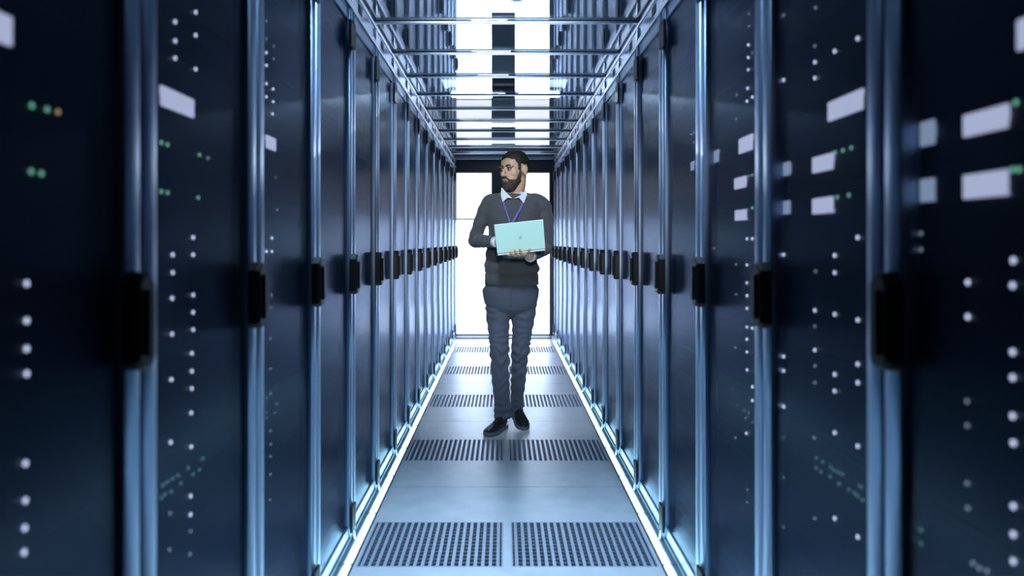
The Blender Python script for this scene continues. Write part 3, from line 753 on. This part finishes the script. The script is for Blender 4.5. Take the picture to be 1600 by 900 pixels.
obj('collar_point', slab([J(822.5, 296, 4.815), J(823.5, 305, 4.785), J(818.5, 318, 4.748), J(811, 309, 4.756), J(803, 310, 4.762), J(813, 305, 4.780)], .004), M['shirt'], shirt)
for a, b, t0, r0 in ((el_r, wr_r, .90, .0335), (el_l, wr_l, .86, .0345)):
    bm = bmesh.new(); p0, p1 = a.lerp(b, t0), a.lerp(b, t0+.14)
    limb(bm, [p0, (p0+p1)/2, p1], [r0, r0, r0], 24, 6, roundends=False)
    obj('shirt_cuff', bm, M['shirt'], person, True)
# lanyard ribbon
def ribbon(pts, wd, nrm, th=.0016):
    bm = bmesh.new(); rings = []
    P = [Vector(p) for p in pts]
    for k in range(17):
        c = crom(P, k/16); d_ = (crom(P, min(1, (k+1)/16))-crom(P, max(0, (k-1)/16))).normalized(); s_ = d_.cross(Vector(nrm)).normalized()
        n_ = s_.cross(d_).normalized()
        rings.append([c+s_*wd+n_*th, c-s_*wd+n_*th, c-s_*wd-n_*th, c+s_*wd-n_*th])
    ring_loft(bm, rings); bmesh.ops.recalc_face_normals(bm, faces=bm.faces); return bm
lan = obj('lanyard', ribbon([J(786, 312, 4.768), J(789, 325, 4.745), J(793, 336, 4.73), J(797, 350, 4.715)], .0042, (0, -1, 0)), M['lanyard'], person)
obj('lanyard_ribbon', ribbon([J(817.5, 314, 4.762), J(813, 326, 4.742), J(807.5, 336, 4.728), J(800, 350, 4.715)], .0060, (0, -1, 0)), M['lanyard'], lan)

# trousers
def trouser_fold(seed, k0):
    def f(t, a):
        kn = math.exp(-((t-.50)/.20)**2); an = math.exp(-((t-.97)/.08)**2); hp_ = math.exp(-((t-.08)/.14)**2)
        ph = noise.noise(Vector((t*5, math.cos(a)*0.8+seed, math.sin(a)*0.8)))
        w1 = math.sin(t*88+2.6*math.sin(a*1.0+seed)+7.0*ph)*(0.4+0.9*abs(noise.noise(Vector((t*7+seed, math.cos(a)*1.5, math.sin(a)*1.5)))))
        w2 = noise.noise(Vector((math.cos(a)*1.5+seed, math.sin(a)*1.5+t*4, t*22)))
        return (.0062*kn+.0050*an+.0042*hp_+.0018)*w1+.0065*w2*(0.4+kn)
    return f
bm = bmesh.new()
pv = [(436, 799.5, .158, .118), (444, 799.0, .166, .124), (452, 798, .187, .132), (462, 798, .184, .132), (474, 798, .172, .122), (482, 798, .145, .108), (488, 798, .105, .085), (494, 798, .06, .055), (498, 798, .02, .02)]
ring_loft(bm, [hring(J(cx, y, D+0.01), a, b, 48, 2.5) for y, cx, a, b in pv])
limb(bm, [J(779, 470, 4.875), J(778.5, 498, 4.86), J(779.5, 525, 4.83), J(780.5, 548, 4.815), J(782, 590, 4.86), J(784.5, 625, 4.895), J(786, 652, 4.915)],
     [.090, .0785, .0665, .061, .0575, .0535, .0565], 36, 150, trouser_fold(0.5, 1), roundends=False)
limb(bm, [J(818, 470, 4.885), J(817.5, 498, 4.88), J(815, 525, 4.875), J(813, 548, 4.875), J(810, 590, 4.95), J(808, 622, 5.02), J(807.5, 648, 5.06)],
     [.090, .0765, .064, .0575, .0500, .0435, .046], 36, 150, trouser_fold(2.1, 1), roundends=False)
trousers = obj('trousers', bm, M['trouser'], person); remesh(trousers, 0.0048, 1, 0.4)
bm = bmesh.new(); limb(bm, [J(798.5, 446, 4.735), J(798.5, 460, 4.732), J(798, 476, 4.745)], [(.003, .002)]*3, 8, 10)
obj('fly_seam', bm, M['trouser'], trousers, True)
# shoes
def shoe(heel, toe, lift, label):
    heel, toe = Vector(heel), Vector(toe); d_ = (toe-heel); L = d_.length; d_.normalize()
    sd_ = d_.cross(Vector((0, 0, 1))).normalized(); up_ = sd_.cross(d_).normalized()
    def pt(a, b, c): return heel+d_*a*L+sd_*b+up_*c
    prof = [(0.0, .022, .030, .075), (0.06, .034, .022, .085), (0.2, .037, .020, .095), (0.35, .036, .020, .088), (0.5, .041, .020, .066), (0.68, .046, .020, .052), (0.82, .043, .020, .043), (0.93, .032, .022, .036), (1.0, .014, .025, .030)]
    bm = bmesh.new(); rings = []
    for a, w_h, z0, z1 in prof:
        ring = []
        for i in range(20):
            t = 2*math.pi*i/20; c, s_ = math.cos(t), math.sin(t)
            zc = z0+(z1-z0)*0.35
            ring.append(pt(a, w_h*c*(0.72 if s_ > .5 else 1.0), zc+((z1-zc)*s_ if s_ > 0 else (zc-z0+.008)*s_)))
        rings.append(ring)
    ring_loft(bm, rings); bmesh.ops.recalc_face_normals(bm, faces=bm.faces)
    o = obj('shoe', bm, M['shoe'], person, True)
    ss = o.modifiers.new('sub', 'SUBSURF'); ss.levels = 1; ss.render_levels = 2
    bm = bmesh.new(); rings = []
    for a, w_h, z0, z1 in prof:
        rings.append([pt(a, -w_h-.003, 0), pt(a, w_h+.003, 0), pt(a, w_h+.003, .022), pt(a, -w_h-.003, .022)])
    ring_loft(bm, rings); bmesh.ops.recalc_face_normals(bm, faces=bm.faces)
    obj('sole', bm, M['sole'], o)
    for k in range(4):
        a = .42+.07*k; zt = .080-.0068*k*1.6
        bm = bmesh.new(); limb(bm, [pt(a, -.018, zt-.010), pt(a+.01, 0, zt), pt(a, .018, zt-.010)], [.003]*3, 8, 6)
        obj('lace', bm, M['shoe'], o, True)
    return o
for a_, q in ((an_r, 0.10), (an_l, 0.12)):
    bm = bmesh.new(); limb(bm, [Vector((a_.x, a_.y-0.004, 0.15)), Vector((a_.x, a_.y-0.006, q)), Vector((a_.x-0.002, a_.y-0.012, q-0.035))], [.037, .036, .036], 20, 8)
    obj('sock', bm, M['shoe'], person, True)
shoe((an_r.x+.012, an_r.y+.045, 0.0), (an_r.x-.098, an_r.y-.205, 0.006), 0, 'r')
shoe((an_l.x-.004, an_l.y+.045, 0.045), (an_l.x+.050, an_l.y-.200, 0.0), 0, 'l')

# ------------------------------------------------------------ laptop
lap = empty('laptop', LH0+lx*LWD/2, 'open laptop with pale cyan lid, held in the hands of the man', 'laptop')
org = LH0+lx*LWD/2
def frame_box(ax, ay, az, x0, x1, y0, y1, z0, z1, bev):
    bm = bx(x0, x1, y0, y1, z0, z1, bev=bev)
    m = Matrix((ax, ay, az)).transposed().to_4x4(); bmesh.ops.transform(bm, matrix=m, verts=bm.verts); return bm
ln = lx.cross(ly).normalized()                  # lid normal
if ln.y > 0: ln = -ln                           # outward, towards the camera
az = ln
lid = obj('lid', frame_box(lx, ly, az, -LWD/2, LWD/2, 0.0, LHT, -.003, .003, .002), M['laptop'], lap)
obj('screen', frame_box(lx, ly, az, -LWD/2+.008, LWD/2-.008, .012, LHT-.008, -.0036, -.003, 0), M['lapscreen'], lid)
bn = lb.cross(lx).normalized()
if bn.z < 0: bn = -bn
base = obj('keyboard_base', frame_box(lx, lb, bn, -LWD/2, LWD/2, 0.002, .205, -.014, -.002, .002), M['alu'], lap)
bm = bmesh.new()
for r_ in range(5):
    for c_ in range(13):
        x = -.122+c_*.0188; box(bm, x, x+.0158, .03+r_*.0188, .0458+r_*.0188, -.0022, -.0004)
bmesh.ops.transform(bm, matrix=Matrix((lx, lb, bn)).transposed().to_4x4(), verts=bm.verts)
obj('keys', bm, M['keys'], base)
# fruit-like mark on the lid: two-lobed body with a bite and a leaf
bm = bmesh.new(); R_ = .0115
out = []
for i in range(48):
    t = 2*math.pi*i/48
    x = math.cos(t); y = math.sin(t)
    r_ = 1.0-0.13*math.exp(-((t-math.pi/2)/.28)**2)-0.10*math.exp(-((t-1.5*math.pi)/.22)**2)
    X, Y_ = x*r_*0.94, y*r_*1.02
    ddx, ddy = X-1.12, Y_-0.12; dd = math.hypot(ddx, ddy)
    if dd < .42: X, Y_ = 1.12+ddx/dd*.42, .12+ddy/dd*.42
    out.append((X*R_, Y_*R_))
cxl, cyl = 0.002, LHT*.47
def lidp(x, y, z): return lx*(cxl+x)+ly*(cyl+y)+az*z
rings = [[lidp(x, y, z) for x, y in out] for z in (.0028, .0034)]
ring_loft(bm, rings)
leaf = [(0, .0125), (.0035, .0140), (.0052, .0185), (.0015, .0170)]
ring_loft(bm, [[lidp(x, y, z) for x, y in leaf] for z in (.0028, .0034)]); bmesh.ops.recalc_face_normals(bm, faces=bm.faces)
obj('lid_logo', bm, M['logo'], lid)
